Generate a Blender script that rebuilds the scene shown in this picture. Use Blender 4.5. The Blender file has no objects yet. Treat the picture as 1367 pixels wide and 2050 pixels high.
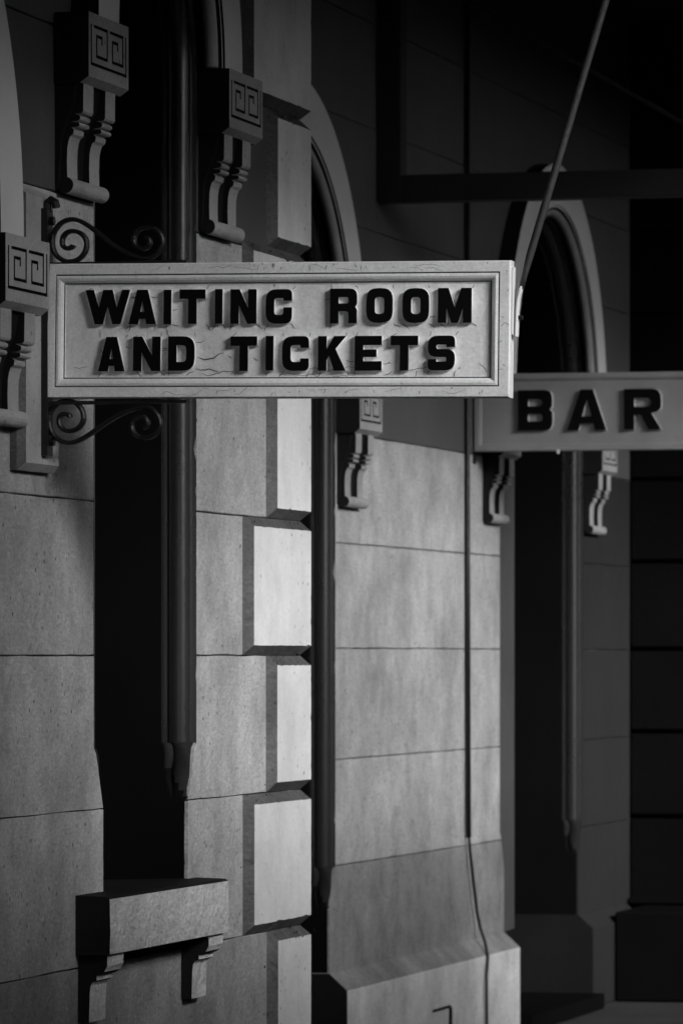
import bpy, bmesh, math, random
from mathutils import Vector
random.seed(7)
R = math.radians
scene = bpy.context.scene
col = scene.collection

# ------------------------------------------------------------------ camera
# world axes: +Y runs along the station front, +X points out of the wall to the platform, Z up
PHI = math.atan(2667 / 10500)
cam_d = bpy.data.cameras.new('camera')
cam = bpy.data.objects.new('camera', cam_d)
col.objects.link(cam)
cam.location = (3.9, 0, 1.6)
cam.rotation_euler = (R(90), 0, PHI)
cam_d.sensor_fit = 'VERTICAL'
cam_d.sensor_height = 36
cam_d.lens = 10500 * 36 / 2050
cam_d.shift_y = 285 / 2050
cam_d.clip_end = 2000
cam_d.dof.use_dof = True
cam_d.dof.focus_distance = 13.1
cam_d.dof.aperture_fstop = 10
scene.camera = cam

# ------------------------------------------------------------------ sky, sun, exposure
SUN_AZ = R(-33)      # from the wall normal (+X) towards +Y
SUN_EL = R(22)
w = bpy.data.worlds.new('World')
scene.world = w
w.use_nodes = True
nt = w.node_tree
bg = nt.nodes['Background']
sky = nt.nodes.new('ShaderNodeTexSky')
sky.sky_type = 'NISHITA'
sky.sun_disc = False
sky.sun_elevation = SUN_EL
sky.sun_rotation = R(90) - SUN_AZ
sky.dust_density = 3
bw = nt.nodes.new('ShaderNodeRGBToBW')         # the photograph is black and white
nt.links.new(sky.outputs[0], bw.inputs[0])
nt.links.new(bw.outputs[0], bg.inputs[0])
bg.inputs[1].default_value = 0.06
sun_d = bpy.data.lights.new('sun', 'SUN')
sun = bpy.data.objects.new('sun', sun_d)
col.objects.link(sun)
sun_d.energy = 1.5
sun_d.angle = R(20)
sv = Vector((math.cos(SUN_EL) * math.cos(SUN_AZ), math.cos(SUN_EL) * math.sin(SUN_AZ), math.sin(SUN_EL)))
sun.rotation_euler = sv.to_track_quat('Z', 'Y').to_euler()
sun.location = (8, 16, 8)
scene.view_settings.view_transform = 'Standard'
scene.view_settings.look = 'None'
scene.view_settings.exposure = 1.6
scene.view_settings.gamma = 1
scene.render.engine = 'CYCLES'
scene.cycles.use_denoising = True
scene.cycles.max_bounces = 6

# ------------------------------------------------------------------ materials
def mat(name, val, rough=0.75, var=0.12, bump=0.15, bscale=45, specks=0.0, streak=0.0, spec=0.3, fine=0.25, chips=0.0, cracks=0.0, blotch=2.2, tool=0.0, drip=0.0, cover=0.0, mott=0.0):
    m = bpy.data.materials.new(name)
    m.use_nodes = True
    n, l = m.node_tree.nodes, m.node_tree.links
    b = n['Principled BSDF']
    b.inputs['Roughness'].default_value = rough
    b.inputs['Specular IOR Level'].default_value = spec
    geo = n.new('ShaderNodeNewGeometry')
    def noise(sc, det=4, vec=None, ro=0.55):
        t = n.new('ShaderNodeTexNoise')
        t.inputs['Scale'].default_value = sc
        t.inputs['Detail'].default_value = det
        t.inputs['Roughness'].default_value = ro
        l.new(vec or geo.outputs['Position'], t.inputs['Vector'])
        return t.outputs['Fac']
    def ramp(fac, lo, hi, a, c):
        t = n.new('ShaderNodeMapRange')
        t.inputs['From Min'].default_value = lo
        t.inputs['From Max'].default_value = hi
        t.inputs['To Min'].default_value = a
        t.inputs['To Max'].default_value = c
        l.new(fac, t.inputs['Value'])
        return t.outputs['Result']
    def mul(a, c):
        t = n.new('ShaderNodeMath'); t.operation = 'MULTIPLY'
        for i, s in enumerate((a, c)):
            if hasattr(s, 'default_value'): l.new(s, t.inputs[i])
            else: t.inputs[i].default_value = s
        return t.outputs[0]
    def add(a, c):
        t = n.new('ShaderNodeMath'); t.operation = 'ADD'
        for i, s in enumerate((a, c)):
            if hasattr(s, 'default_value'): l.new(s, t.inputs[i])
            else: t.inputs[i].default_value = s
        return t.outputs[0]
    def stretch(sx, sy, sz):
        t = n.new('ShaderNodeMapping')
        t.inputs['Scale'].default_value = (sx, sy, sz)
        l.new(geo.outputs['Position'], t.inputs['Vector'])
        return t.outputs['Vector']
    v = ramp(noise(blotch, 5), 0.3, 0.7, 1 - var, 1 + var)
    v = mul(v, ramp(noise(bscale * 2.2, 3), 0.3, 0.7, 1 - fine * var, 1 + fine * var))
    if streak:
        v = mul(v, ramp(noise(6, 4, stretch(1, 1, .07)), 0.42, 0.75, 1.0, 1 - streak))
    if mott:
        oi = n.new('ShaderNodeObjectInfo')
        v = mul(v, ramp(oi.outputs['Random'], 0, 1, 1 - mott * .35, 1 + mott * .35))
        v = mul(v, ramp(noise(1.7, 6, None, .68), .40, .66, 1 + mott * .35, 1 - mott))
        v = mul(v, ramp(noise(5.5, 6, stretch(1, 1, .8), .72), .47, .72, 1 + mott * .2, 1 - mott * .9))
    if tool:
        v = mul(v, ramp(noise(22, 4, stretch(1, 1, 5.5)), .35, .68, 1 - tool, 1 + tool * .6))
        v = mul(v, ramp(noise(9, 6, None, .7), .38, .66, 1 - tool, 1 + tool * .5))
    if drip:
        v = mul(v, ramp(noise(75, 3, stretch(1, 1, .10)), .60, .72, 1.0, 1 - drip))
        v = mul(v, ramp(noise(16, 5, None, .7), .56, .74, 1.0, 1 - drip * .7))
    if specks:
        vo = n.new('ShaderNodeTexVoronoi')
        vo.inputs['Scale'].default_value = 26
        l.new(geo.outputs['Position'], vo.inputs['Vector'])
        d = ramp(vo.outputs['Distance'], 0.07, 0.17, 0.0, 1.0)
        msk = ramp(noise(4.3, 3), 0.46 + cover, 0.60 + cover, 1.0, 0.0)       # specks gather in places
        d2 = n.new('ShaderNodeMath'); d2.operation = 'MAXIMUM'
        l.new(d, d2.inputs[0]); l.new(msk, d2.inputs[1])
        v = mul(v, ramp(d2.outputs[0], 0, 1, 1 - specks, 1))
        pit = ramp(noise(70, 2), 0.64 + cover * .8, 0.74 + cover * .8, 1.0, 1 - specks * .6)
        v = mul(v, pit)
    if chips:
        c1 = ramp(noise(70, 3), 0.72, 0.745, 1.0, 0.12)
        c2 = ramp(noise(2.4, 2), 0.47, 0.6, 1.0, 0.0)
        d2 = n.new('ShaderNodeMath'); d2.operation = 'MAXIMUM'
        l.new(c1, d2.inputs[0]); l.new(c2, d2.inputs[1])
        v = mul(v, ramp(d2.outputs[0], 0, 1, 1 - chips, 1))
    crk = None
    if cracks:
        wv = n.new('ShaderNodeVectorMath'); wv.operation = 'ADD'
        nz = n.new('ShaderNodeTexNoise'); nz.inputs['Scale'].default_value = 30
        l.new(geo.outputs['Position'], nz.inputs['Vector'])
        sc_ = n.new('ShaderNodeVectorMath'); sc_.operation = 'SCALE'; sc_.inputs['Scale'].default_value = .03
        l.new(nz.outputs['Color'], sc_.inputs[0])
        l.new(geo.outputs['Position'], wv.inputs[0]); l.new(sc_.outputs[0], wv.inputs[1])
        vo = n.new('ShaderNodeTexVoronoi'); vo.feature = 'DISTANCE_TO_EDGE'
        vo.inputs['Scale'].default_value = 22
        l.new(wv.outputs[0], vo.inputs['Vector'])
        e = ramp(vo.outputs['Distance'], 0.006, 0.02, 0.0, 1.0)
        msk = ramp(noise(13, 3), 0.53, 0.60, 1.0, 0.0)
        d2 = n.new('ShaderNodeMath'); d2.operation = 'MAXIMUM'
        l.new(e, d2.inputs[0]); l.new(msk, d2.inputs[1])
        crk = d2.outputs[0]
        v = mul(v, ramp(crk, 0, 1, 1 - cracks, 1))
    v = mul(v, val)
    cmb = n.new('ShaderNodeCombineColor')
    for i in range(3): l.new(v, cmb.inputs[i])
    l.new(cmb.outputs[0], b.inputs['Base Color'])
    if bump:
        h = add(mul(noise(bscale, 4), .6), mul(noise(bscale * .22, 3), 1.0))
        if crk is not None: h = add(h, mul(crk, .5))
        bp = n.new('ShaderNodeBump')
        bp.inputs['Strength'].default_value = bump
        bp.inputs['Distance'].default_value = 0.02
        l.new(h, bp.inputs['Height'])
        l.new(bp.outputs[0], b.inputs['Normal'])
    return m

M = {}
M['wall'] = mat('painted_stucco', .40, .85, .15, .55, 55, specks=.8, streak=.08, fine=1.0, tool=.10, mott=.24)
M['dado'] = mat('dado_paint', .29, .85, .15, .6, 50, specks=.7, streak=.08, fine=1.0, tool=.10, mott=.28)
M['splay'] = mat('grey_splay_paint', .07, .8, .12, .2, 40)
M['corner_shade'] = mat('painted_corner_shade', .018, .9, .12, .2, 40)  # near-black copy of the wall paint, shade of the far corner put in the colour
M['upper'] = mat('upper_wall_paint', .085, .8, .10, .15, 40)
M['white'] = mat('white_quoin_paint', .71, .6, .05, .2, 50, specks=.85, streak=.06, fine=.6, tool=.03, cover=.05, mott=.14)
M['cream'] = mat('cream_trim_paint', .37, .6, .10, .3, 60, specks=.6, mott=.2, fine=1)
M['sill'] = mat('sill_paint', .72, .7, .10, .9, 45, specks=.5, fine=1, tool=.14)
M['trim'] = mat('dark_trim_paint', .095, .7, .18, .4, 50, specks=.7, fine=1, tool=.15, mott=.35)
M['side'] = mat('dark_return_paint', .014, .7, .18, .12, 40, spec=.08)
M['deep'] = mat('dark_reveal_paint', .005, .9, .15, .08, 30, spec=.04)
M['band'] = mat('pale_arch_paint', .66, .6, .08, .12, 40)
M['grime'] = mat('groove_grime', .06, .9, .5, .2, 60)
M['gloss'] = mat('dark_gloss_paint', .024, .27, .12, .04, 20, spec=.8)
M['roll'] = mat('highlit_roll_paint', .36, .4, .15, .1, 30, spec=.6)  # highlight on the arch rolls put into a lighter base colour
M['stop'] = mat('matt_dark_stop', .018, .8, .2, .1, 30, spec=.1)
M['mortar'] = mat('joint_mortar', .10, .95, .3, .3, 60)
M['end'] = mat('dark_end_wall', .005, .9, .15, .2, 40, spec=.03)  # near-black all over the far end wall
M['plinth'] = mat('plinth_paint', .74, .7, .12, .3, 40, specks=.7, tool=.08, mott=.2)
M['sign'] = mat('weathered_sign_paint', .85, .5, .09, .12, 60, streak=.10, chips=.9, blotch=7, drip=.16, fine=1)
M['sign2'] = mat('old_sign_paint', .26, .55, .10, .1, 50, streak=.1, blotch=5)
M['edge'] = mat('fresh_white_edge_paint', .80, .45, .06, .05, 60, chips=.9)
M['black'] = mat('black_letter_paint', .004, .6, .2, .05, 60, spec=.08)
M['iron'] = mat('black_iron', .008, .42, .25, .25, 120, spec=.45)
M['rod'] = mat('painted_rod', .045, .45, .2, .15, 120, spec=.5)
M['timber'] = mat('dark_timber', .022, .7, .25, .2, 30)
M['canopy'] = mat('canopy_boards', .05, .85, .25, .2, 20)
M['pane'] = mat('dark_glass', .006, .12, .1, 0, 20, spec=.3)
M['paving'] = mat('platform_paving', .06, .95, .2, .3, 18, spec=.05)
M['ballast'] = mat('ballast', .12, .95, .3, .6, 14)
M['far'] = mat('far_brick', .10, .9, .2, .2, 12)
M['crack'] = mat('dark_crack_dirt', .02, .9, .2, 0, 20, spec=0)  # dark tone of the paint cracks and dirt bits

# ------------------------------------------------------------------ builders
def link(name, me, parent=None, loc=(0, 0, 0)):
    o = bpy.data.objects.new(name, me)
    col.objects.link(o)
    if parent is not None: o.parent = parent
    o.location = loc
    return o
def mesh(name, V, F, mats, pick=None, smooth=False):
    me = bpy.data.meshes.new(name)
    me.from_pydata([tuple(v) for v in V], [], F)
    bm = bmesh.new(); bm.from_mesh(me)
    bmesh.ops.remove_doubles(bm, verts=bm.verts, dist=1e-6)
    bmesh.ops.recalc_face_normals(bm, faces=bm.faces)
    bm.to_mesh(me); bm.free()
    for m in (mats if isinstance(mats, (list, tuple)) else [mats]): me.materials.append(m)
    me.update()
    if pick:
        for p in me.polygons: p.material_index = pick(p)
    if smooth:
        me.shade_smooth()
    return me
def box_vf(x0, x1, y0, y1, z0, z1):
    V = [(x, y, z) for x in (x0, x1) for y in (y0, y1) for z in (z0, z1)]
    return V, [(0, 1, 3, 2), (4, 6, 7, 5), (0, 4, 5, 1), (2, 3, 7, 6), (0, 2, 6, 4), (1, 5, 7, 3)]
def cat(parts):
    V, F = [], []
    for v, f in parts:
        b = len(V); V += list(v); F += [tuple(i + b for i in q) for q in f]
    return V, F
def bevel(o, wd=.004, seg=2):
    md = o.modifiers.new('bevel', 'BEVEL'); md.width = wd; md.segments = seg; md.limit_method = 'ANGLE'; md.angle_limit = R(35)
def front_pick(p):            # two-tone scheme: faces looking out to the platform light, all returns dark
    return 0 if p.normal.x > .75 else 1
def prism_y(prof, y0, y1):    # prof: (x, z) loop, extruded along y
    n = len(prof)
    V = [(x, y0, z) for x, z in prof] + [(x, y1, z) for x, z in prof]
    F = [tuple(range(n)), tuple(range(2 * n - 1, n - 1, -1))]
    F += [(i, (i + 1) % n, n + (i + 1) % n, n + i) for i in range(n)]
    return V, F
def prism_x(loop, x0, x1):    # loop: (y, z), extruded along x
    n = len(loop)
    V = [(x0, y, z) for y, z in loop] + [(x1, y, z) for y, z in loop]
    F = [tuple(range(n)), tuple(range(2 * n - 1, n - 1, -1))]
    F += [(i, (i + 1) % n, n + (i + 1) % n, n + i) for i in range(n)]
    return V, F
def loft(sections, closed_profile=False, caps=False):
    n = len(sections[0]); V = [p for s in sections for p in s]; F = []
    rng = range(n) if closed_profile else range(n - 1)
    for k in range(len(sections) - 1):
        for i in rng:
            j = (i + 1) % n
            F.append((k * n + i, k * n + j, (k + 1) * n + j, (k + 1) * n + i))
    if caps:
        F.append(tuple(range(n))); F.append(tuple(range((len(sections) - 1) * n, len(sections) * n)))
    return V, F
def tube(path, r, n=10, flat=None):
    """round tube along a 3D polyline; flat=(half_width_y, half_thickness) makes a flat bar standing across Y"""
    secs = []
    P = [Vector(p) for p in path]
    for i, p in enumerate(P):
        t = (P[min(i + 1, len(P) - 1)] - P[max(i - 1, 0)]).normalized()
        up = Vector((0, 1, 0)) if abs(t.y) < .95 else Vector((0, 0, 1))
        a = (up - t * up.dot(t)).normalized(); b = t.cross(a)
        if flat:
            hw, ht = flat
            k = .35
            ring = [(hw, ht * k), (hw * .7, ht), (-hw * .7, ht), (-hw, ht * k), (-hw, -ht * k), (-hw * .7, -ht), (hw * .7, -ht), (hw, -ht * k)]
            secs.append([tuple(p + a * u + b * v) for u, v in ring])
        else:
            rr = r(i) if callable(r) else r
            secs.append([tuple(p + a * rr * math.cos(q) + b * rr * math.sin(q)) for q in [2 * math.pi * j / n for j in range(n)]])
    return loft(secs, True, True)
def tag(o, label, cat_, group=None):
    o['label'] = label; o['category'] = cat_
    if group: o['group'] = group
def struct(o):
    o['kind'] = 'structure'
def empty(name, loc=(0, 0, 0)):
    e = link(name, None, None, loc); e.empty_display_size = .2
    return e

# ------------------------------------------------------------------ ground and platform
V, F = box_vf(-400, 400, -400, 400, -1.3, -1.0)
struct(link('ground', mesh('ground', V, F, M['ballast'])))
V, F = box_vf(-1.5, 6.2, -40, 60, -1.0, 0.0)
pf = link('platform', mesh('platform', V, F, M['paving'])); struct(pf)

# ------------------------------------------------------------------ the station building
bld = empty('station_building', (0, 0, 0))
tag(bld, 'painted railway station building with arched openings, white quoins and corbels', 'building')
XA, XB = 0.0, -0.9
CUT = .084

class Opening:
    def __init__(s, yc, half, spring, base, stop, cut=CUT):
        s.yc, s.h, s.spring, s.base, s.stop, s.cut = yc, half, spring, base, stop, cut
    def e(s, z):                      # 0 = full moulded width, 1 = square jamb below the stop
        t = s.stop
        if z >= t: return 0
        if z > t - .016: return .25 * (t - z) / .016
        if z > t - .16: return .25 + .75 * (t - .016 - z) / .144
        return 1
    def half(s, z):
        if z <= s.base: return 0
        if z > s.spring:
            d = s.h ** 2 - (z - s.spring) ** 2
            return math.sqrt(d) if d > 0 else 0
        return s.h - s.cut * s.e(z)
    def zs(s):
        Z = [s.base, s.stop, s.stop - .016, s.stop - .16, s.stop - .05, s.stop - .1]
        Z += [s.spring + s.h * math.sin(R(a)) for a in range(0, 91, 6)]
        return Z

win = Opening(13.275, .48, 3.20, .985, 1.362)
door0 = Opening(10.918, .862, 2.60, 0.0, .815)
door2 = Opening(17.948, .862, 2.60, 0.0, .815)
door3 = Opening(22.468, .862, 2.68, 0.0, .852)

def spans(ops, y0, y1, z0, z1, jit=0.0):
    """closed (y,z) loops covering y0..y1 x z0..z1 minus the openings"""
    ops = [o for o in ops if o.base < z1 - 1e-6 and o.spring + o.h > z0 + 1e-6]
    loops = []
    edges = [None] + ops + [None]
    for a, b in zip(edges[:-1], edges[1:]):
        Z = sorted(set([z0, z1] + [z for o in (a, b) if o for z in o.zs() if z0 < z < z1]))
        if jit: Z = sorted(set(Z + [z0 + (z1 - z0) * k / 7 for k in range(1, 7)]))
        rj = lambda: random.gauss(0, jit * .25) if jit else 0
        lf = [((y0 if a is None else a.yc + a.half(max(z, a.base + 1e-4)) + rj()), z) for z in Z]
        rt = [((y1 if b is None else b.yc - b.half(max(z, b.base + 1e-4)) + rj()), z) for z in Z]
        def mid(p, q):
            k = int(abs(q[0] - p[0]) / .11)
            return [(p[0] + (q[0] - p[0]) * i / (k + 1), p[1] + (q[1] - p[1]) * i / (k + 1) + random.uniform(-jit, jit)) for i in range(1, k + 1)]
        loop = [lf[0]] + mid(lf[0], rt[0]) + rt + mid(rt[-1], lf[-1]) + lf[::-1][:-1]
        loop2 = []
        for p in loop:
            if not loop2 or math.dist(p, loop2[-1]) > 1e-4: loop2.append(p)
        loops.append(loop2)
    return loops

def backing(name, xw, y0, y1, ops, ztop):
    zc = sorted(set([0.0, ztop] + [o.spring + o.h for o in ops] + [o.base for o in ops if o.base > 0] + [o.spring for o in ops]))
    parts = []
    for za, zb in zip(zc[:-1], zc[1:]):
        for lp in spans(ops, y0, y1, za, zb):
            parts.append(prism_x(lp, xw - .50, xw - .010))
    V, F = cat(parts)
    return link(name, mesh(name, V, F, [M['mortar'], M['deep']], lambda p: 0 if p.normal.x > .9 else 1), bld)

def courses(wall, xw, y0, y1, ops, zj, paint):
    for i, (za, zb) in enumerate(zip(zj[:-1], zj[1:])):
        for lp in spans(ops, y0, y1, za + .0018, zb - .0018, jit=.0013):
            V, F = prism_x(lp, xw - .012, xw)
            o = link('stone_block', mesh('stone_block', V, F, M['corner_shade' if (xw < -.5 and lp[0][0] > 23 and za < 2.4) else paint(za)]), wall)  # blocks past the far doorway get the painted shade
            bevel(o, .0022, 1)

ZA = [0.0, .42, .808, 1.205, 1.597, 1.990, 2.385, 2.750, 3.165, 3.55, 3.95, 4.40, 5.0]
ZB = [0.0, .42, .816, 1.210, 1.622, 2.014, 2.424, 2.82, 3.21, 3.60, 4.0, 4.45, 5.0]
bay = backing('bay_wall', XA, 8.6, 14.856, [door0, win], 5.0)
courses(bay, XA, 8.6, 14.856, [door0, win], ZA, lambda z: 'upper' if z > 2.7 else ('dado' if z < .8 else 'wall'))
rear = backing('rear_wall', XB, 14.48, 24.5, [door2, door3], 5.0)
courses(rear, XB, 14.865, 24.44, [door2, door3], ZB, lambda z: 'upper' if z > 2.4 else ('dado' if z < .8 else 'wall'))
# return of the projecting bay
V, F = box_vf(-1.35, -.012, 14.50, 14.852, 0, 5.0)
link('return_wall', mesh('return_wall', V, F, M['wall']), bld)
# mass of the building behind
V, F = cat([box_vf(-7, -1.42, 4, 40, 0, 7.5), box_vf(-1.42, -.45, 8.6, 14.5, 5.0, 7.5), box_vf(-1.42, -1.0, 14.5, 40, 5.0, 7.5)])
link('building_core', mesh('building_core', V, F, M['deep']), bld)

# far projecting wing: dark wall facing along the platform with deep joints
ZD = [0.06, .405, .831, 1.233, 1.624, 2.038, 2.428, 2.82, 3.209, 3.60, 4.0, 4.5, 5.0]
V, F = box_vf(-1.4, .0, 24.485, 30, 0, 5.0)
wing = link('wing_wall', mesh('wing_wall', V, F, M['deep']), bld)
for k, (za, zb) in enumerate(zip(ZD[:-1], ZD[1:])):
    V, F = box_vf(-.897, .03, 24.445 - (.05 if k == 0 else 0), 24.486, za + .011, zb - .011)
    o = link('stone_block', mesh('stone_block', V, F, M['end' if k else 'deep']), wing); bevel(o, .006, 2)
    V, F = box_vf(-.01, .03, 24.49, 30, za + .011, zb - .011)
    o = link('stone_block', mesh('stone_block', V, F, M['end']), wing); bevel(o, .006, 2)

# quoin stones on the bay corner
ZQ = [.02, .42, .808, 1.205, 1.597, 1.990, 2.385, 2.766, 3.165, 3.55, 3.95, 4.40]
YC = 14.861; c = .027
for k, (za, zb) in enumerate(zip(ZQ[:-1], ZQ[1:])):
    if k == 0: continue
    long_ = (k % 2 == 0)
    yl = (14.222 if long_ else 14.481) + random.uniform(-.006, .006)
    xs = -.26 if long_ else -.5
    g = .001; z0, z1 = za + g, zb - g
    N = 24
    def wear(k_, big=.0042):
        if k_ in (0, N): return .001
        return abs(random.gauss(0, .0006)) + (random.uniform(.0015, big) if random.random() < .06 else 0)
    base, front = [], []
    e_ = [[(yl + (YC - yl) * t, z0) for t in [k_ / N for k_ in range(N)]], [(YC, z0 + (z1 - z0) * k_ / N) for k_ in range(N)],
          [(YC - (YC - yl) * k_ / N, z1) for k_ in range(N)], [(yl, z1 - (z1 - z0) * k_ / N) for k_ in range(N)]]
    ya, yb_, za_, zb_ = yl + c, YC + c, z0 + c, z1 - c
    for q, edge in enumerate(e_):
        for k_, (by, bz) in enumerate(edge):
            t = k_ / N; d = wear(k_)
            fy, fz = ((ya + (yb_ - ya) * t, za_ + d), (yb_ - d * .6, za_ + (zb_ - za_) * t), (yb_ - (yb_ - ya) * t, zb_ - d * 1.3), (ya + d, zb_ - (zb_ - za_) * t))[q]
            base.append((0, by, bz)); front.append((c - d * .3, fy, fz))
    V = base + front; n4 = 4 * N
    F = [tuple(range(n4, 2 * n4))]
    for q in range(n4):
        if N <= q < 2 * N: continue                      # the corner side is closed by the return face below
        q2 = (q + 1) % n4
        F.append((q, q2, n4 + q2, n4 + q))
    b0 = len(V)
    V += [(xs + c, YC + c, z0 + c), (xs + c, YC + c, z1 - c), (xs, YC, z0), (xs, YC, z1)]
    F.append(tuple([b0] + [n4 + q for q in range(N, 2 * N + 1)] + [b0 + 1]))
    F += [(N, b0 + 2, b0, n4 + N), (2 * N, n4 + 2 * N, b0 + 1, b0 + 3), (b0 + 2, b0 + 3, b0 + 1, b0)]
    def qpick(p):
        return 0 if (p.normal.x > .93 or p.normal.y > .93) else 1
    o = link('quoin_stone', mesh('quoin_stone', V, F, [M['white'], M['trim']], qpick), bay)

parts = []
for k, (za, zb) in enumerate(zip(ZQ[1:-1], ZQ[2:])):
    long_ = ((k + 1) % 2 == 0)
    yl = 14.24 if long_ else 14.50
    for _ in range(26):
        yy = yl + abs(random.gauss(0, .10)) if random.random() < .6 else random.uniform(yl, 15.0)
        if yy > 15.0: continue
        t = random.random()
        p = Vector((c * t * .9 + .001, yy, zb - c * t * .95 + .001)); r = random.choice((.0014, .0020, .0030, .0046)) * random.uniform(.7, 1.3)
        vs = [tuple(p + Vector((random.uniform(-.4, 1), random.uniform(-1.3, 1.3), random.uniform(-.6, 1))).normalized() * r * random.uniform(.6, 1.5)) for _ in range(4)]
        parts.append((vs, [(0, 1, 2), (0, 2, 3), (0, 3, 1), (1, 3, 2)]))
    for _ in range(16):                                   # spalled paint along the foot of the left chamfer
        p = Vector((.002, yl - .018 + random.gauss(0, .022), random.uniform(za, zb))); r = random.choice((.0012, .0018, .0032)) * random.uniform(.7, 1.3)
        vs = [tuple(p + Vector((random.uniform(-.4, .6), random.uniform(-1, 1), random.uniform(-1.4, 1.4))).normalized() * r * random.uniform(.6, 1.5)) for _ in range(4)]
        parts.append((vs, [(0, 1, 2), (0, 2, 3), (0, 3, 1), (1, 3, 2)]))
V, F = cat(parts)
o = link('dirt', mesh('dirt', V, F, M['crack']), bay); o['kind'] = 'stuff'

# jamb mouldings with carved stops, swept round the arch
def arc(cx_, cz_, r, a0, a1, n):
    return [(cx_ + r * math.cos(R(a0 + (a1 - a0) * i / n)), cz_ + r * math.sin(R(a0 + (a1 - a0) * i / n))) for i in range(n + 1)]
# (inward distance, depth) from the hole edge
MOULD = [(0, -.001), (.001, -.011), (.005, -.016)] + arc(.035, -.040, .031, 150, -58, 12) + [(.066, -.071), (.079, -.073), (.080, -.069), (.0835, -.069), (.084, -.076)]
def resample(pts, n):
    L = [0]
    for a, b in zip(pts[:-1], pts[1:]): L.append(L[-1] + math.dist(a, b))
    out = []
    for i in range(n):
        t = L[-1] * i / (n - 1)
        k = max(j for j in range(len(L)) if L[j] <= t + 1e-9); k = min(k, len(pts) - 2)
        u = (t - L[k]) / max(L[k + 1] - L[k], 1e-9)
        out.append((pts[k][0] + (pts[k + 1][0] - pts[k][0]) * u, pts[k][1] + (pts[k + 1][1] - pts[k][1]) * u))
    return out
def jamb(op, xw, deep=.30):
    prof = MOULD + [(op.cut, -deep)]
    NP = len(prof)
    sq_full = lambda e: resample([(op.cut * e, -.0015), (op.cut, -.0015), (op.cut, -.06)], NP - 1) + [(op.cut, -deep)]
    def sec(side, z, pr):
        return [(xw + d, op.yc + side * (op.h - a), z) for a, d in pr]
    parts, stops = [], []
    for side in (1, -1):
        parts.append(loft([sec(side, op.stop, prof), sec(side, op.spring, prof)]))
        st = []
        for dz, t in [(0, 0), (.004, .30), (.016, .50), (.034, .60), (.052, .58), (.070, .48), (.090, .46), (.110, .58), (.130, .80), (.147, .94), (.16, 1.0)]:
            z = op.stop - dz
            e = op.e(z)
            q = sq_full(e)
            st.append(sec(side, z, [(a0 * (1 - t) + a1 * t if i else max(a1, 0), d0 * (1 - t) + d1 * t) for i, ((a0, d0), (a1, d1)) in enumerate(zip(prof, q))]))
        stops.append(loft(st))
    A = []
    for k in range(0, 37):
        th = R(180 * k / 36)
        A.append([(xw + d, op.yc + (op.h - a) * math.cos(th), op.spring + (op.h - a) * math.sin(th)) for a, d in prof])
    parts.append(loft(A))
    V, F = cat(parts)
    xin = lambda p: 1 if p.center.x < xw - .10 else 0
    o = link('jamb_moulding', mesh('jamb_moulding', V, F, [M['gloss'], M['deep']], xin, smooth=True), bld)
    for q in stops:
        k = link('moulding_stop', mesh('moulding_stop', q[0], q[1], [M['stop'], M['deep']], lambda p: 1 if p.center.x - xw < -.082 * max(0, (p.center.z - op.stop + .165) / .13) else 0), o)
    md = o.modifiers.new('edges', 'EDGE_SPLIT'); md.split_angle = R(38)
    return o
jamb(win, XA); jamb(door0, XA, .40); jamb(door2, XB, .40); jamb(door3, XB, .40)

# archivolt bands standing on the corbels
def band(op, xw, zc, wd=.20, pr=.074):
    def ring(prof):
        S = []
        S.append([(xw + d, op.yc + op.h + a, zc) for a, d in prof])
        for k in range(0, 49):
            th = R(180 * k / 48)
            S.append([(xw + d, op.yc + (op.h + a) * math.cos(th), op.spring + (op.h + a) * math.sin(th)) for a, d in prof])
        S.append([(xw + d, op.yc - op.h - a, zc) for a, d in prof])
        return loft(S, True, True)
    V, F = ring([(.004, .001), (.004, pr - .02), (.012, pr - .006), (.02, pr - .006), (.022, pr), (wd, pr), (wd, .001)])
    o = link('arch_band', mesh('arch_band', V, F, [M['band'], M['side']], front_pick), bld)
    cxr, czr, rr = -.010, pr - .030, .019
    V, F = ring([(cxr + rr * math.cos(q), czr + rr * math.sin(q)) for q in [2 * math.pi * j / 10 for j in range(10)]])
    r_ = link('roll_moulding', mesh('roll_moulding', V, F, M['roll'], smooth=True), o)
    return o
band(win, XA, 3.196); band(door0, XA, 2.596); band(door2, XB, 2.596); band(door3, XB, 2.596)

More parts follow.
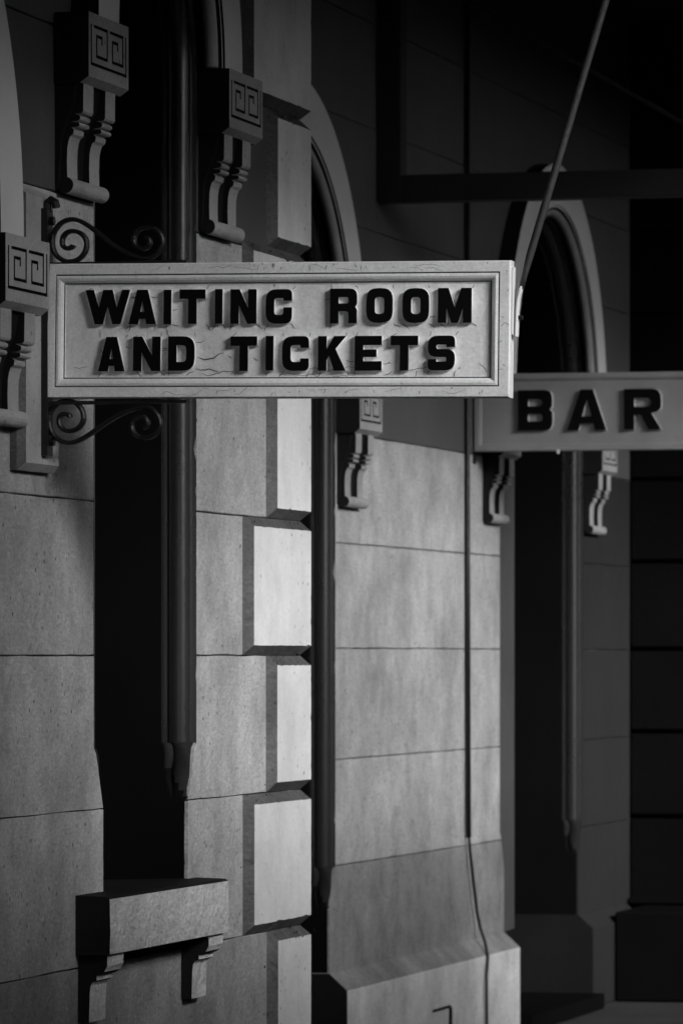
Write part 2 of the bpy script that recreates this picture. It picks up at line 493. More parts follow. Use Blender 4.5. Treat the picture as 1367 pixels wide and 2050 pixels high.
# corbels: dark console body, grooved key block, two ribs and a bottom roll
CW = .345
KEY = [".......................",
       ".......................",
       ".#.########.########.#.",
       ".#........#........#.#.",
       ".#..####..#..####..#.#.",
       ".#..#..#..#..#..#..#.#.",
       ".#..#.....#..#.....#.#.",
       ".#..#.....#..#.....#.#.",
       ".#..#######..#######.#.",
       ".#...................#.",
       ".#####################.",
       ".......................",
       "......................."]
def key_block_mesh():
    nr, nc = len(KEY), len(KEY[0]); z0, z1 = .29, .45; X1 = .092; dep = .010
    V, F, mi = [], [], []
    def quad(p): F.append(tuple(range(len(V), len(V) + 4))); V.extend(p)
    wc = [.55 if j in (1, 4, 7, 10, 13, 16, 19, 21) else 1.0 for j in range(nc)]; wr = [.55 if i in (2, 4, 8, 10) else 1.0 for i in range(nr)]
    yy = lambda j: CW * sum(wc[:j]) / sum(wc)
    zz = lambda i: z1 - (z1 - z0) * sum(wr[:i]) / sum(wr)
    dd = lambda i, j: X1 - (dep if 0 <= i < nr and 0 <= j < nc and KEY[i][j] == '#' else 0)
    for i in range(nr):
        for j in range(nc):
            d = dd(i, j)
            quad([(d, yy(j), zz(i)), (d, yy(j + 1), zz(i)), (d, yy(j + 1), zz(i + 1)), (d, yy(j), zz(i + 1))])
            mi.append(1 if d < X1 else 0)
            if j + 1 < nc and dd(i, j + 1) != d:
                e = dd(i, j + 1)
                quad([(d, yy(j + 1), zz(i)), (e, yy(j + 1), zz(i)), (e, yy(j + 1), zz(i + 1)), (d, yy(j + 1), zz(i + 1))]); mi.append(1)
            if i + 1 < nr and dd(i + 1, j) != d:
                e = dd(i + 1, j)
                quad([(d, yy(j), zz(i + 1)), (e, yy(j), zz(i + 1)), (e, yy(j + 1), zz(i + 1)), (d, yy(j + 1), zz(i + 1))]); mi.append(1)
    def q2(p, m): quad(p); mi.append(m)
    q2([(.004, 0, z0), (X1, 0, z0), (X1, 0, z1), (.004, 0, z1)], 1)
    q2([(.004, CW, z0), (X1, CW, z0), (X1, CW, z1), (.004, CW, z1)], 1)
    q2([(.004, 0, z1), (X1, 0, z1), (X1, CW, z1), (.004, CW, z1)], 1)
    q2([(X1, 0, z0), (X1, CW, z0), (.070, CW, z0 - .016), (.070, 0, z0 - .016)], 0)
    q2([(.070, 0, z0 - .016), (.070, CW, z0 - .016), (.004, CW, z0 - .016), (.004, 0, z0 - .016)], 1)
    for yq in (0, CW):
        F.append(tuple(range(len(V), len(V) + 4))); V.extend([(X1, yq, z0), (.070, yq, z0 - .016), (.004, yq, z0 - .016), (.004, yq, z0)]); mi.append(1)
    me = bpy.data.meshes.new('key_block'); me.from_pydata(V, [], F)
    me.materials.append(M['cream']); me.materials.append(M['side'])
    for p, m in zip(me.polygons, mi): p.material_index = m
    bm = bmesh.new(); bm.from_mesh(me); bmesh.ops.remove_doubles(bm, verts=bm.verts, dist=1e-5); bmesh.ops.recalc_face_normals(bm, faces=bm.faces); bm.to_mesh(me); bm.free()
    return me
K_ME = key_block_mesh()
body_prof = [(.002, .29), (.058, .29), (.048, .22), (.034, .19), (.022, .16), (.015, .13), (.012, .05), (.010, .02), (.002, .01)]
V, F = prism_y(body_prof, .012, CW - .012)
BODY_ME = mesh('corbel', V, F, M['side'])
rib_prof = [(.02, .285), (.071, .285), (.070, .206), (.066, .200), (.050, .199)] + [(.050 + .013 * math.cos(R(a)), .1895 + .0085 * math.sin(R(a))) for a in (60, 30, 0, -30, -60)] + \
    [(.040, .1795), (.058, .178), (.061, .172), (.057, .167), (.040, .1655), (.046, .160), (.044, .149), (.036, .143), (.032, .132), (.029, .115), (.028, .08), (.029, .03), (.004, .03), (.004, .10), (.02, .16)]
V, F = prism_y(rib_prof, 0, .086)
RIB_ME = mesh('rib', V, F, [M['cream'], M['side']], lambda p: 1 if abs(p.normal.y) > .7 else 0)
V, F = prism_y([(.026 + .0205 * math.cos(R(a)), .022 + .0205 * math.sin(R(a))) for a in range(0, 360, 20)], .018, CW - .018)
ROLL_ME = mesh('bottom_roll', V, F, [M['cream'], M['side']], lambda p: 1 if abs(p.normal.y) > .7 else 0)
def corbel(xw, y0, zb):
    b = link('corbel', BODY_ME, bld, (xw, y0, zb))
    link('key_block', K_ME, b)
    for yy in (.026, .214): bevel(link('rib', RIB_ME, b, (0, yy, 0)), .003, 2)
    link('bottom_roll', ROLL_ME, b)
for xw, y0, zb in [(XA, 12.795 - CW, 2.745), (XA, 13.755, 2.745), (XA, 11.782, 2.145), (XA, 10.054 - CW, 2.145),
                   (XB, 18.812, 2.145), (XB, 17.084 - CW, 2.145), (XB, 21.604 - CW, 2.145), (XB, 23.332, 2.145)]:
    corbel(xw, y0, zb)

# left jamb of the far doorway: rounded painted splay
sec = []
V, F = [], []
prof = [(XB - .004 - .05 * (1 - math.cos(R(a))) , 21.612 + .475 * math.sin(R(a))) for a in range(0, 91, 9)] + [(XB - .40, 22.09), (XB - .40, 21.612)]
n = len(prof)
for z in (.425, 2.62): V += [(x, y, z) for x, y in prof]
F = [(i, (i + 1) % n, n + (i + 1) % n, n + i) for i in range(n)] + [tuple(range(n)), tuple(range(n, 2 * n))]
o = link('jamb_splay', mesh('jamb_splay', V, F, M['splay'], smooth=True), bld)
md = o.modifiers.new('edges', 'EDGE_SPLIT'); md.split_angle = R(30)

# window, sill and sill brackets
wf = [box_vf(-.34, -.27, 12.86, 12.93, 1.0, 3.6), box_vf(-.34, -.27, 13.62, 13.69, 1.0, 3.6), box_vf(-.34, -.27, 12.93, 13.62, 1.0, 1.09),
      box_vf(-.335, -.275, 12.93, 13.62, 2.3, 2.37)]
wn = link('window', mesh('window', *cat(wf), M['timber']), bld)
for za, zb in ((1.09, 2.3), (2.37, 3.62)):
    link('pane', mesh('pane', *box_vf(-.31, -.30, 12.93, 13.62, za, zb), M['pane']), wn)
sy0, sy1 = 12.636, 13.752
loop = [(-.30, .985), (-.012, .993), (.082, .990), (.090, .984), (.092, .90), (.090, .845), (.02, .842), (-.30, .842)]
V, F = prism_y(loop, sy0, sy1)
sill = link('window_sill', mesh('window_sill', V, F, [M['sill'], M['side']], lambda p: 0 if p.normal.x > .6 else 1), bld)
V, F = prism_y([(-.3, .983), (-.013, .990), (-.013, .9), (-.3, .9)], 12.861, 13.671)
brk = [(.002, .842), (.078, .842), (.078, .815)] + [(.070, .800), (.058, .792), (.050, .790), (.050, .778), (.040, .774), (.034, .764), (.032, .745), (.030, .672), (.002, .672)]
V, F = prism_y(brk, 0, .142)
BR_ME = mesh('sill_bracket', V, F, [M['sill'], M['side']], lambda p: 1 if abs(p.normal.y) > .7 or p.normal.z < -.8 else 0)
for yy in (12.655, 13.598): link('sill_bracket', BR_ME, sill, (0, yy, 0))

# doors set deep in the doorways
def door(xw, op):
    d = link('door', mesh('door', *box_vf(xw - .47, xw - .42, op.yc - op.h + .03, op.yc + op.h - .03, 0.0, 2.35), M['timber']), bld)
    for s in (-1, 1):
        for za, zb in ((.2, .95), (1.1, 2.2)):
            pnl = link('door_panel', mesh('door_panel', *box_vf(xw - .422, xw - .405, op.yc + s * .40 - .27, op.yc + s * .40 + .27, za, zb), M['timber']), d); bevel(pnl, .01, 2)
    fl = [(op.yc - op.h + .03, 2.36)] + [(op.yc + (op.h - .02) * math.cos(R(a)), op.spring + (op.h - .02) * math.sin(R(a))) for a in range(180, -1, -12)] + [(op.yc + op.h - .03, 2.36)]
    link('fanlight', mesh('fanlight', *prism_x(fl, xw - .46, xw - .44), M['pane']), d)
for xw, op in ((XA, door0), (XB, door2), (XB, door3)): door(xw, op)

# plinths with a sloping top
def plinth(xw, y0, y1, face='plinth'):
    pr = [(xw - .42, 0.003), (xw + .07, 0.003), (xw + .07, .362), (xw + .001, .425), (xw - .42, .425)]
    V, F = prism_y(pr, y0, y1)
    o = link('plinth', mesh('plinth', V, F, [M[face], M['side'], M['dado' if face == 'plinth' else 'corner_shade']], lambda p: 0 if p.normal.x > .9 else (2 if p.normal.z > .3 else 1)), bld); bevel(o, .006, 2)
    return o
plinth(XA, 11.69, 14.856); plinth(XA, 8.6, 10.14)
plinth(XB, 14.87, 17.18); pl = plinth(XB, 18.716, 21.69); plinth(XB, 23.245, 24.35, 'corner_shade')
# little recessed vent in the plinth
vt = link('vent', mesh('vent', *cat([box_vf(-.83, -.824, 20.07, 20.37, .192, .202), box_vf(-.83, -.824, 20.07, 20.37, .06, .08), box_vf(-.83, -.819, 20.345, 20.37, .08, .192)]), M['deep']), bld)
link('vent_plate', mesh('vent_plate', *box_vf(-.83, -.826, 20.07, 20.34, .08, .192), M['white']), vt)
# dark base block against the wing
o = link('wing_plinth', mesh('wing_plinth', *box_vf(-.826, .2, 23.712, 24.386, .003, .415), M['deep']), bld); bevel(o, .01, 2)
link('wing_ledge', mesh('wing_ledge', *box_vf(-.89, .1, 24.36, 24.444, .426, .450), M['deep']), bld)
# doorstep
link('doorstep', mesh('doorstep', *box_vf(-1.35, -.78, 21.70, 23.24, .003, .07), M['deep']), bld)

# ------------------------------------------------------------------ padstone + iron bracket
br = empty('sign_bracket', (0, 12.24, 2.05))
tag(br, 'black wrought iron scroll bracket on a pale padstone, holding the two-line sign', 'bracket')
def child_off(o): o.location = (-br.location.x, -br.location.y, -br.location.z)
py0, py1, pz0, pz1, pd, pc = 12.098, 12.400, 2.047, 2.735, .036, .018
V = [(0.001, y, z) for y, z in ((py0, pz0), (py1, pz0), (py1, pz1), (py0, pz1))] + [(pd - pc, y, z) for y, z in ((py0, pz0), (py1, pz0), (py1, pz1), (py0, pz1))] + \
    [(pd, y, z) for y, z in ((py0 + pc, pz0 + pc), (py1 - pc, pz0 + pc), (py1 - pc, pz1 - pc), (py0 + pc, pz1 - pc))]
F = [(8, 9, 10, 11)] + [(i, (i + 1) % 4, 4 + (i + 1) % 4, 4 + i) for i in range(4)] + [(4 + i, 4 + (i + 1) % 4, 8 + (i + 1) % 4, 8 + i) for i in range(4)]
o = link('padstone', mesh('padstone', V, F, [M['cream'], M['trim']], lambda p: 1 if p.normal.y < -.4 else 0), br); child_off(o)
YS = 12.262      # plane of the ironwork
o = link('wall_bar', mesh('wall_bar', *cat([box_vf(.035, .052, 12.236, 12.282, 2.085, 2.69), tube([(.044, YS, 2.68), (.044, YS, 2.705), (.052, YS, 2.712), (.064, YS, 2.705), (.067, YS, 2.692)], .011, 8)]), M['iron']), br); child_off(o); bevel(o, .003, 2)
for zz in (2.12, 2.66):
    o = link('bolt', mesh('bolt', *tube([(.048, YS, zz), (.062, YS, zz)], .012, 6), M['iron']), br); child_off(o)
def coil(cx_, cz_, s_, ctrl, n=9):
    """flat spiral through (angle, radius) stations; s_ mirrors it about the board"""
    out = []
    for (a0, r0), (a1, r1) in zip(ctrl[:-1], ctrl[1:]):
        for k in range(n):
            t = k / n; u = t * t * (3 - 2 * t) * .4 + t * .6
            a, r = a0 + (a1 - a0) * t, r0 + (r1 - r0) * u
            out.append((cx_ + r * math.cos(R(a)), YS, cz_ + s_ * r * math.sin(R(a))))
    a, r = ctrl[-1]
    out.append((cx_ + r * math.cos(R(a)), YS, cz_ + s_ * r * math.sin(R(a))))
    return out
def bez(p0, p1, p2, p3, n=16):
    return [tuple(sum(k * q[i] for k, q in zip(((1 - t) ** 3, 3 * t * (1 - t) ** 2, 3 * t * t * (1 - t), t ** 3), (p0, p1, p2, p3))) for i in range(3)) for t in [j / n for j in range(1, n)]]
def scroll(name, up):
    s_ = 1 if up else -1
    (lx, lz), (rx, rz) = ((.104, 2.603), (.292, 2.607)) if up else ((.096, 2.177), (.286, 2.160))
    Lc = coil(lx, lz, s_, [(340, .007), (270, .009), (180 + 90 - 90, .021), (90, .031), (0, .041), (-90, .043), (-180, .047), (-270, .060)])
    Rc = coil(rx, rz, s_, [(-90, .043), (0, .046), (90, .032), (180, .027), (270, .019), (360, .013), (430, .008)])
    p0, p3 = Lc[-1], Rc[0]
    mid = bez(p0, (p0[0] + .050, YS, p0[2] + s_ * .004), (p3[0] - .085, YS, p3[2] + s_ * .012), p3, 18)
    path = Lc + mid + Rc
    o = link(name, mesh(name, *tube(path, 0, flat=(.011, .0052)), M['iron'], smooth=False), br); child_off(o)
scroll('scroll', True); scroll('scroll', False)
o = link('carrier_bar', mesh('carrier_bar', *cat([box_vf(.05, .40, 12.25, 12.276, 2.550, 2.558), box_vf(.05, .40, 12.25, 12.276, 2.2105, 2.2185)]), M['iron']), br); child_off(o)

# ------------------------------------------------------------------ letters
def rounded(pts, n=5):
    out = []; N = len(pts)
    for i in range(N):
        p = pts[i]; r = p[2] if len(p) > 2 else 0
        if r <= 0: out.append((p[0], p[1])); continue
        a, b = Vector(pts[i - 1][:2]), Vector(pts[(i + 1) % N][:2]); q = Vector(p[:2])
        u, v = (a - q), (b - q)
        r = min(r, u.length * .5, v.length * .5)
        p0, p1 = q + u.normalized() * r, q + v.normalized() * r
        for k in range(n + 1):
            t = k / n
            m = p0 * (1 - t) ** 2 + q * 2 * t * (1 - t) + p1 * t * t
            # pull the quadratic out towards a circular corner
            m = m + (q - m) * .06 * math.sin(math.pi * t)
            out.append((m.x, m.y))
    return out
def glyph(ch, W, t):
    T = 1 - t
    if ch == 'I': return [[(0, 0), (W, 0), (W, 1), (0, 1)]]
    if ch == 'T':
        a = (W - t) / 2
        return [[(a, 0), (a + t, 0), (a + t, 1 - t * 1.08), (W, 1 - t * 1.08), (W, 1), (0, 1), (0, 1 - t * 1.08), (a, 1 - t * 1.08)]]
    if ch == 'E': return [[(0, 0), (W, 0), (W, t * 1.08), (t, t * 1.08), (t, .40), (W * .80, .40), (W * .80, .60), (t, .60), (t, 1 - t * 1.05), (W, 1 - t * 1.05), (W, 1), (0, 1)]]
    if ch == 'N': return [[(0, 0), (t, 0), (t, .60), (W - t * 1.1, 0), (W, 0), (W, 1), (W - t, 1), (W - t, .40), (t * 1.1, 1), (0, 1)]]
    if ch == 'M': return [[(0, 0), (t, 0), (t, .52), (W / 2 - .10, 0), (W / 2 + .10, 0), (W - t, .52), (W - t, 0), (W, 0), (W, 1), (W - t * 1.25, 1), (W / 2, .40), (t * 1.25, 1), (0, 1)]]
    if ch == 'W': return [[(0, 1), (.17 * W, 1), (.295 * W, .44), (.40 * W, 1), (.60 * W, 1), (.705 * W, .44), (.83 * W, 1), (W, 1), (.79 * W, 0), (.615 * W, 0), (.50 * W, .56), (.385 * W, 0), (.21 * W, 0)]]
    if ch == 'A':
        s = t * 1.12
        xin = lambda y: s + (W / 2 - s) * y / .80
        return [[(0, 0), (s, 0), (xin(.16), .16), (W - xin(.16), .16), (W - s, 0), (W, 0), (W / 2 + t * .62, 1), (W / 2 - t * .62, 1)],
                [(xin(.34), .34), (W - xin(.34), .34), (W / 2, .76)]]
    if ch == 'K': return [[(0, 0), (t, 0), (t, .30), (.40 * W, .47), (W - t * 1.38, 0), (W, 0), (.62 * W, .64), (W, 1), (W - t * 1.42, 1), (t, .57), (t, 1), (0, 1)]]
    if ch == 'O': return [[(0, 0, .34), (W, 0, .34), (W, 1, .34), (0, 1, .34)], [(t, t, .14), (W - t, t, .14), (W - t, T, .14), (t, T, .14)]]
    if ch == 'D': return [[(0, 0), (W, 0, .36), (W, 1, .36), (0, 1)], [(t, t), (W - t, t, .16), (W - t, T, .16), (t, T)]]
    if ch in 'CG':
        lo = .34 if ch == 'C' else .46
        return [[(W, .68), (W, 1, .34), (0, 1, .34), (0, 0, .34), (W, 0, .34), (W, lo), (W - t, lo), (W - t, t, .13), (t, t, .13), (t, T, .13), (W - t, T, .13), (W - t, .68)]]
    if ch == 'S':
        return [[(W, .69), (W, 1, .30), (0, 1, .30), (0, .40, .26), (W - t, .40, .1), (W - t, t, .1), (t, t, .1), (t, .31), (0, .31), (0, 0, .30), (W, 0, .30), (W, .605, .26), (t, .605, .1), (t, T, .1), (W - t, T, .1), (W - t, .69)]]
    if ch == 'R': return [[(0, 0), (t, 0), (t, .36), (W - t, .36, .12), (W - t, 0), (W, 0), (W, .40, .1), (W - .07, .475, .05), (W, .55, .1), (W, 1, .28), (0, 1)], [(t, .56), (W - t, .56, .08), (W - t, 1 - t * .95, .08), (t, 1 - t * .95)]]
    if ch == 'r': return [[(0, 0), (t, 0), (t, .36), (W * .46, .36), (W - t * 1.25, 0), (W, 0), (W * .74, .40), (W, .48, .15), (W, 1, .30), (0, 1)], [(t, .56), (W - t, .56, .1), (W - t, 1 - t * .9, .1), (t, 1 - t * .9)]]
    if ch == 'B': return [[(0, 0), (W, 0, .26), (W, .46, .2), (W - .08, .52, .03), (W - .01, .58, .16), (W - .01, 1, .26), (0, 1)], [(t, t * .9), (W - t, t * .9, .09), (W - t, .41, .09), (t, .41)], [(t, .60), (W - t - .01, .60, .09), (W - t - .01, 1 - t * .9, .09), (t, 1 - t * .9)]]
def letter_mesh(ch, W, H, t, depth, name='letter'):
    """flat front towards -Y, lower left corner at the origin"""
    cu = bpy.data.curves.new('tmp', 'CURVE'); cu.dimensions = '2D'; cu.fill_mode = 'BOTH'
    cu.extrude = depth / 2; cu.bevel_depth = .0012; cu.bevel_resolution = 0
    for cont in glyph(ch, W / H, t):
        P = rounded(cont)
        sp = cu.splines.new('POLY'); sp.points.add(len(P) - 1)
        for q, (x, y) in zip(sp.points, P): q.co = (x * H, y * H, 0, 1)
        sp.use_cyclic_u = True
    tmp = bpy.data.objects.new('tmp', cu)
    me = bpy.data.meshes.new_from_object(tmp)
    bpy.data.objects.remove(tmp); bpy.data.curves.remove(cu)
    me.name = name
    bm = bmesh.new(); bm.from_mesh(me)
    for v in bm.verts: v.co = (v.co.x, -v.co.z - depth / 2, v.co.y)
    bmesh.ops.remove_doubles(bm, verts=bm.verts, dist=1e-5)
    bmesh.ops.recalc_face_normals(bm, faces=bm.faces)
    bm.to_mesh(me); bm.free()
    me.materials.clear(); me.materials.append(M['black']); me.materials.append(M['edge'])
    for p in me.polygons: p.material_index = 0 if p.normal.y < -.5 else 1
    return me

# ------------------------------------------------------------------ sign boards
def ring_loft(W, H, insets, tl=0.0):
    """picture-frame loft: insets = [(inset, y)], board local axes x right, z up, front towards -y"""
    V, F = [], []
    for d, y in insets:
        V += [(d, y, d), (W - d, y, d), (W - d, y, H - d), (d + tl * max(0, 1 - d / .03), y, H - d)]
    for k in range(len(insets) - 1):
        for i in range(4):
            j = (i + 1) % 4
            F.append((k * 4 + i, k * 4 + j, k * 4 + 4 + j, k * 4 + 4 + i))
    return V, F
def sign_board(root, W, H, T, prof, tl, m_face, m_end, grime=()):
    V, F = ring_loft(W, H, [(0.004, T), (0, T - .004), (0, .004), (.003, 0)] + prof, tl)
    V, F = list(V), list(F); F.append((0, 1, 2, 3))
    fr = link('frame', mesh('frame', V, F, [m_face, m_end, M['grime']], lambda p: 1 if p.normal.x > .9 and p.center.x > W - .01 else (2 if grime and any(lo < min(p.center.x, W - p.center.x, p.center.z, H - p.center.z) < hi and p.center.y < .03 for lo, hi in grime) else 0)), root)
    d, y = prof[-1]
    pv = [(d - .001, y + .0005, d - .001), (W - d + .001, y + .0005, d - .001), (W - d + .001, y + .0005, H - d + .001), (d - .001, y + .0005, H - d + .001)]
    nx, nz = 48, 14
    V = [(d + (W - 2 * d) * i / nx, y + .0005 + random.uniform(-.0004, .0004), d + (H - 2 * d) * j / nz) for j in range(nz + 1) for i in range(nx + 1)]
    F = [(j * (nx + 1) + i, j * (nx + 1) + i + 1, (j + 1) * (nx + 1) + i + 1, (j + 1) * (nx + 1) + i) for j in range(nz) for i in range(nx)]
    pn = link('panel', mesh('panel', V, F, m_face, smooth=True), root)
    return fr, pn, y

s1 = empty('waiting_room_sign', (.041, 12.240, 2.226))
tag(s1, 'cracked white board lettered WAITING ROOM AND TICKETS in raised black capitals', 'sign')
s1.rotation_euler = (0, R(.62), 0)
S1W, S1H, S1T = 1.163, .328, .046
P1 = [(.026, 0), (.0268, .004), (.0295, .004), (.0305, .0005), (.036, -.001), (.042, .0015), (.046, .0065), (.0475, .0095), (.0505, .0098), (.0515, .0125), (.054, .0125)]
fr, pn, py_ = sign_board(s1, S1W, S1H, S1T, P1,   .012, M['sign'], M['edge'], ((.0272, .0291), (.0476, .0504)))
# letters: (char, left, right) in metres along the board from its left end
px = lambda p: (p - 86) * (1.157 / 930)
L1 = [('W', 171, 260), ('A', 259, 313), ('I', 330, 344), ('T', 362, 413), ('I', 434, 447.5), ('N', 465, 516), ('G', 536, 587), ('R', 665, 717), ('O', 737, 788), ('O', 809, 860), ('M', 879, 944)]
L2 = [('A', 198, 250), ('N', 269, 323), ('D', 340, 392), ('T', 466, 518), ('I', 537, 551), ('C', 570, 622), ('K', 642, 695), ('E', 715, 767), ('T', 786, 839), ('S', 860, 912)]
LH = .0815; LD = .0125
cracks = []
def crack(x, z, ang, ln, wd, yv=None):
    pts = [(x, z)]; a = ang
    k = max(3, int(ln / .004))
    for i in range(k):
        a = ang + (a - ang) * .55 + random.uniform(-.5, .5)
        pts.append((pts[-1][0] + math.cos(a) * ln / k, pts[-1][1] + math.sin(a) * ln / k))
    b = len(cracks_V)
    if yv is None: yv = py_ - .0004
    for i, (u, v) in enumerate(pts):
        q = wd * (.35 + .65 * math.sin(math.pi * min(.98, (i + .4) / (k + .6)))) / 2
        p0, p1 = pts[max(0, i - 1)], pts[min(k, i + 1)]
        nx_, nz_ = -(p1[1] - p0[1]), p1[0] - p0[0]; ll = math.hypot(nx_, nz_) or 1
        cracks_V.extend([(u + nx_ / ll * q, yv, v + nz_ / ll * q), (u - nx_ / ll * q, yv, v - nz_ / ll * q)])
    for i in range(k): cracks_F.append((b + 2 * i, b + 2 * i + 2, b + 2 * i + 3, b + 2 * i + 1))
cracks_V, cracks_F = [], []
for row, z0 in ((L1, .1805), (L2, .0665)):
    for ch, a, b_ in row:
        W = px(b_) - px(a)
        o = link('letter', letter_mesh(ch, W, LH, .235 if ch not in 'AW' else .25, LD), s1, (px(a), py_ + .0006, z0 + random.uniform(-.0006, .0006)))
        for xx in (px(a), px(b_)):
            if random.random() < .8: crack(xx + random.uniform(-.004, .004), z0 - .001, random.choice((-1.2, -1.9, -.7, -2.3)), random.uniform(.010, .026), .0016)
            if random.random() < .45: crack(xx, z0 + LH * random.uniform(.1, .9), random.choice((0.3, 2.9, -.5)), random.uniform(.010, .026), .0014)
            if random.random() < .5: crack(xx, z0 + LH + .001, random.choice((.9, 2.2, 1.5)), random.uniform(.008, .016), .0013)
crack(px(396), .099, .18, .072, .0024); crack(px(392), .070, -.16, .062, .0021); crack(px(142), .073, .03, .045, .0010)
crack(px(405), .059, .05, .10, .0016); crack(px(300), .056, .25, .07, .0010); crack(px(222), .152, -1.1, .022, .0014); crack(px(575), .060, .02, .20, .0011); crack(px(790), .059, -.03, .13, .0012)
crack(px(560), .056, .0, .25, .0009); crack(px(975), .062, 2.5, .03, .0013)
for _ in range(34):
    top = random.random() < .62
    xx = random.uniform(.30, S1W - .04)
    crack(xx, (S1H - random.uniform(.001, .012)) if top else random.uniform(.012, .022), -1.57 + random.uniform(-.25, .25), random.uniform(.004, .012), random.uniform(.0008, .0018), -.0005)
for _ in range(16):
    crack(random.uniform(.2, S1W - .1), random.choice((S1H - .013, .014)) + random.uniform(-.006, .006), random.uniform(-.1, .1), random.uniform(.02, .09), .0007, -.0005)
for _ in range(9):
    xx = S1W - random.uniform(.006, .020); zz = random.uniform(.05, S1H - .02)
    crack(xx, zz, random.choice((0, 3.14)) + random.uniform(-.3, .3), random.uniform(.004, .012), .001, -.0005)
o = link('paint_crack', mesh('paint_crack', cracks_V, cracks_F, M['crack']), s1); o['kind'] = 'stuff'
# iron strap down the outer end
V, F = cat([box_vf(S1W + .0005, S1W + .006, .010, .034, .150, S1H - .015)])
o = link('end_strap', mesh('end_strap', V, F, M['edge']), s1); bevel(o, .002, 2)

# stay rod up to the canopy
rd = empty('stay_rod', (1.215, 12.262, 2.40))
tag(rd, 'grey iron rod slanting up from the outer end of the two-line sign', 'rod')
def rel(pts, o): return [tuple(Vector(p) - o.location) for p in pts]
link('shaft', mesh('shaft', *tube(rel([(1.2285, 12.262, 2.475), (1.236, 12.262, 2.505), (1.250, 12.262, 2.555), (1.433, 12.262, 3.156), (1.83, 12.262, 4.46)], rd), lambda i: .0095 if i > 1 else .007, 12), M['rod'], smooth=True), rd)
link('flattened_end', mesh('flattened_end', *tube(rel([(1.217, 12.262, 2.36), (1.219, 12.262, 2.42), (1.222, 12.262, 2.45), (1.2295, 12.262, 2.48)], rd), 0, flat=(.012, .003)), M['edge']), rd)
link('bolt', mesh('bolt', *tube(rel([(1.218, 12.262, 2.405), (1.232, 12.262, 2.405)], rd), .006, 6), M['iron']), rd)

s2 = empty('bar_sign', (-.893, 21.085, 2.436))
tag(s2, 'grey framed board lettered BAR in raised black capitals on the rear wall', 'sign')
S2W, S2H = .985, .319
P2 = [(.020, 0), (.0215, .003), (.026, .004), (.030, .010), (.031, .012), (.034, .012)]
fr2, pn2, py2 = sign_board(s2, S2W, S2H, .05, P2, 0, M['sign2'], M['edge'])
for ch, xa, xb_ in (('B', -.706, -.562), ('A', -.500, -.337), ('r', -.263, -.110)):
    W = xb_ - xa
    link('letter', letter_mesh(ch, W, .166, .25, .018), s2, (xa + .893, py2 + .0006, .083))
link('drip_bolt', mesh('drip_bolt', *tube([(.354, -.004, -.012), (.354, -.004, .004)], .006, 8), M['white']), s2)
link('wall_plate', mesh('wall_plate', *box_vf(-.006, .0, .0, .05, -.05, S2H + .05), M['iron']), s2)

# ------------------------------------------------------------------ conduit and cable on the rear wall
cd = empty('conduit', (-.88, 20.92, .06))
tag(cd, 'thin dark conduit down the rear wall, its loose lower end bending aside', 'conduit')
pts = [(-.886, 20.93, 4.4), (-.886, 20.935, 2.0), (-.884, 20.945, .85)]
link('pipe', mesh('pipe', *tube(rel(pts, cd), .0105, 10), M['iron'], smooth=True), cd)
pts = [(-.884, 20.945, .87), (-.882, 20.96, .80), (-.880, 21.02, .66), (-.879, 21.085, .53), (-.874, 21.12, .47), (-.850, 21.10, .415), (-.822, 21.03, .355), (-.818, 20.985, .28), (-.818, 20.99, .06)]
link('cable', mesh('cable', *tube(rel(pts, cd), .0065, 8), M['iron'], smooth=True), cd)

# ------------------------------------------------------------------ platform canopy
cp = empty('platform_canopy', (3.3, 14, 0))
tag(cp, 'dark timber canopy over the platform with wall frames', 'canopy')
def coff(o): o.location = (-cp.location.x, -cp.location.y, 0); return o
CX, CZ0, CZ1 = 3.55, 4.62, 4.42
V, F = prism_y([(-1.0, CZ0), (CX, CZ1), (CX, CZ1 + .06), (-1.0, CZ0 + .06)], -14, 46)
coff(link('roof', mesh('roof', V, F, M['canopy']), cp))
for ya, yb, zf in ((-14, 9.6, 3.2), (9.6, 11.3, 4.0), (11.3, 15.6, 3.93), (15.6, 46, 4.36)):       # unseen drops stepped to shape the shade on wall and sign
    coff(link('shade_fascia', mesh('shade_fascia', *box_vf(CX + .001, CX + .05, ya + .003, yb - .003, zf, CZ1 + .1), M['timber']), cp))
for yb in (19.43,):
    o = coff(link('wall_post', mesh('wall_post', *box_vf(-.899, -.803, yb, yb + .10, 3.325, 4.60), M['timber']), cp)); bevel(o, .004)
    o = coff(link('beam', mesh('beam', *box_vf(-.803, CX, yb, yb + .10, 3.325, 3.428), M['timber']), cp)); bevel(o, .004)
    coff(link('tie_rod', mesh('tie_rod', *tube([(-.85, yb + .03, 4.26), (.70, yb + .03, 3.36)], .008, 8), M['timber']), cp))
for yb in (4.5, 11.6, 26.5, 34):
    coff(link('rafter', mesh('rafter', *prism_y([(-.88 if yb > 15 else .05, CZ0 - .20), (CX, CZ1 - .14), (CX, CZ1 - .005), (-.88 if yb > 15 else .05, CZ0 - .05)], yb, yb + .09), M['timber']), cp))
for yb in (-6.0, 19.43, 27, 34):
    coff(link('column', mesh('column', *tube([(3.3, yb + .05, 0), (3.3, yb + .05, .5), (3.3, yb + .05, .52), (3.3, yb + .05, 4.45)], lambda i: .09 if i < 2 else .06, 14), M['timber'], smooth=True), cp))

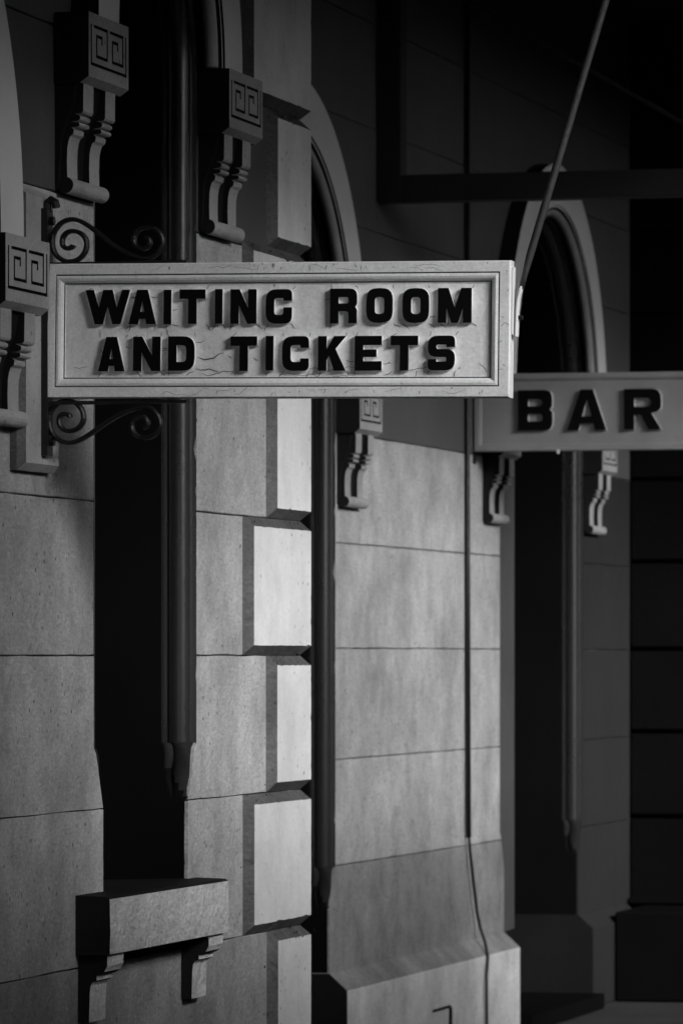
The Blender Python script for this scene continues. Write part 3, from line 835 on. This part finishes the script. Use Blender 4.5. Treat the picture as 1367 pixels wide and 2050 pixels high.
# ------------------------------------------------------------------ added light blockers out of view
rw = empty('shade_wall', (9.5, 14, -1.0))  # unseen wall added to shade the foot of the station front
tag(rw, 'added unseen brick wall with stone coping across the track, shading the station front', 'wall')
link('wall_face', mesh('wall_face', *box_vf(0, .5, -45, 45, 0, 5.4), M['far']), rw)
link('coping', mesh('coping', *box_vf(-.06, .56, -45, 45, 5.402, 5.52), M['dado']), rw)
for s_ in range(-40, 41, 8):
    link('pier', mesh('pier', *box_vf(-.16, .002, s_ - .35, s_ + .35, 0, 5.2), M['far']), rw)
# added unseen timber hut that shades the left end of the wall
kk = empty('shade_hut', (5.05, 8.35, 0))
tag(kk, 'added unseen dark timber hut with a pitched roof, shading the left wall', 'hut')
link('body', mesh('body', *box_vf(-.75, .75, -1.5, 1.5, .003, 3.6), M['timber']), kk)
V, F = prism_y([(-.95, 3.6), (.95, 3.6), (0, 4.2)], -1.7, 1.7)
link('roof', mesh('roof', V, F, M['canopy']), kk)
link('hatch', mesh('hatch', *box_vf(-.78, -.751, -.8, .8, 1.1, 2.1), M['pane']), kk)
link('counter', mesh('counter', *box_vf(-.98, -.751, -.9, .9, 1.02, 1.08), M['sill']), kk)
# added unseen carriage, meant to shade the lower wall
tr = empty('shade_carriage', (7.75, 13.5, -1.0))
tag(tr, 'added unseen dark wooden carriage with an arched roof, for shade on the lower wall', 'carriage')
link('body', mesh('body', *box_vf(-1.35, 1.35, -13, 13, 1.0, 3.6), M['timber']), tr)
V, F = prism_y([(1.42 * math.cos(R(a)), 3.601 + .62 * math.sin(R(a))) for a in range(0, 181, 12)], -13.1, 13.1)
link('roof', mesh('roof', V, F, M['canopy']), tr)
for k in range(-6, 7):
    for sx in (-1, 1):
        wdw = link('window', mesh('window', *box_vf(min(sx * 1.352, sx * 1.372), max(sx * 1.352, sx * 1.372), k * 1.95 - .5, k * 1.95 + .5, 2.35, 3.2), M['timber']), tr)
        link('pane', mesh('pane', *box_vf(min(sx * 1.374, sx * 1.38), max(sx * 1.374, sx * 1.38), k * 1.95 - .44, k * 1.95 + .44, 2.41, 3.14), M['pane']), wdw)
for yy in (-10.5, -8.2, 8.2, 10.5):
    for sx in (-.76, .76):
        V, F = prism_x([(yy + .48 * math.cos(R(a)), .49 + .48 * math.sin(R(a))) for a in range(0, 360, 20)], sx - .06, sx + .06)
        link('wheel', mesh('wheel', V, F, M['iron']), tr)
link('underframe', mesh('underframe', *box_vf(-1.1, 1.1, -12.5, 12.5, .7, .998), M['iron']), tr)
link('footboard', mesh('footboard', *box_vf(-1.50, -1.352, -12.5, 12.5, .9, .96), M['timber']), tr)

# added unseen plank hoarding, plank heights set to shade the lower wall
hd = empty('shade_hoarding', (3.40, 14.4, 0))
tag(hd, 'added unseen plank hoarding that shades the lower station wall', 'fence')
PL_ME = mesh('plank', *box_vf(0, .022, .004, .196, .004, 2.64), M['timber'])
for k in range(48): link('plank', PL_ME, hd, (0, -5.2 + k * .2, random.uniform(-.0, .02))).scale = (1, 1, 1.16 if k > 27 else (1.2 if k < 8 else 1))
for zz in (.4, 1.5):
    link('rail', mesh('rail', *box_vf(.024, .07, -5.2, 4.4, zz, zz + .09), M['timber']), hd)
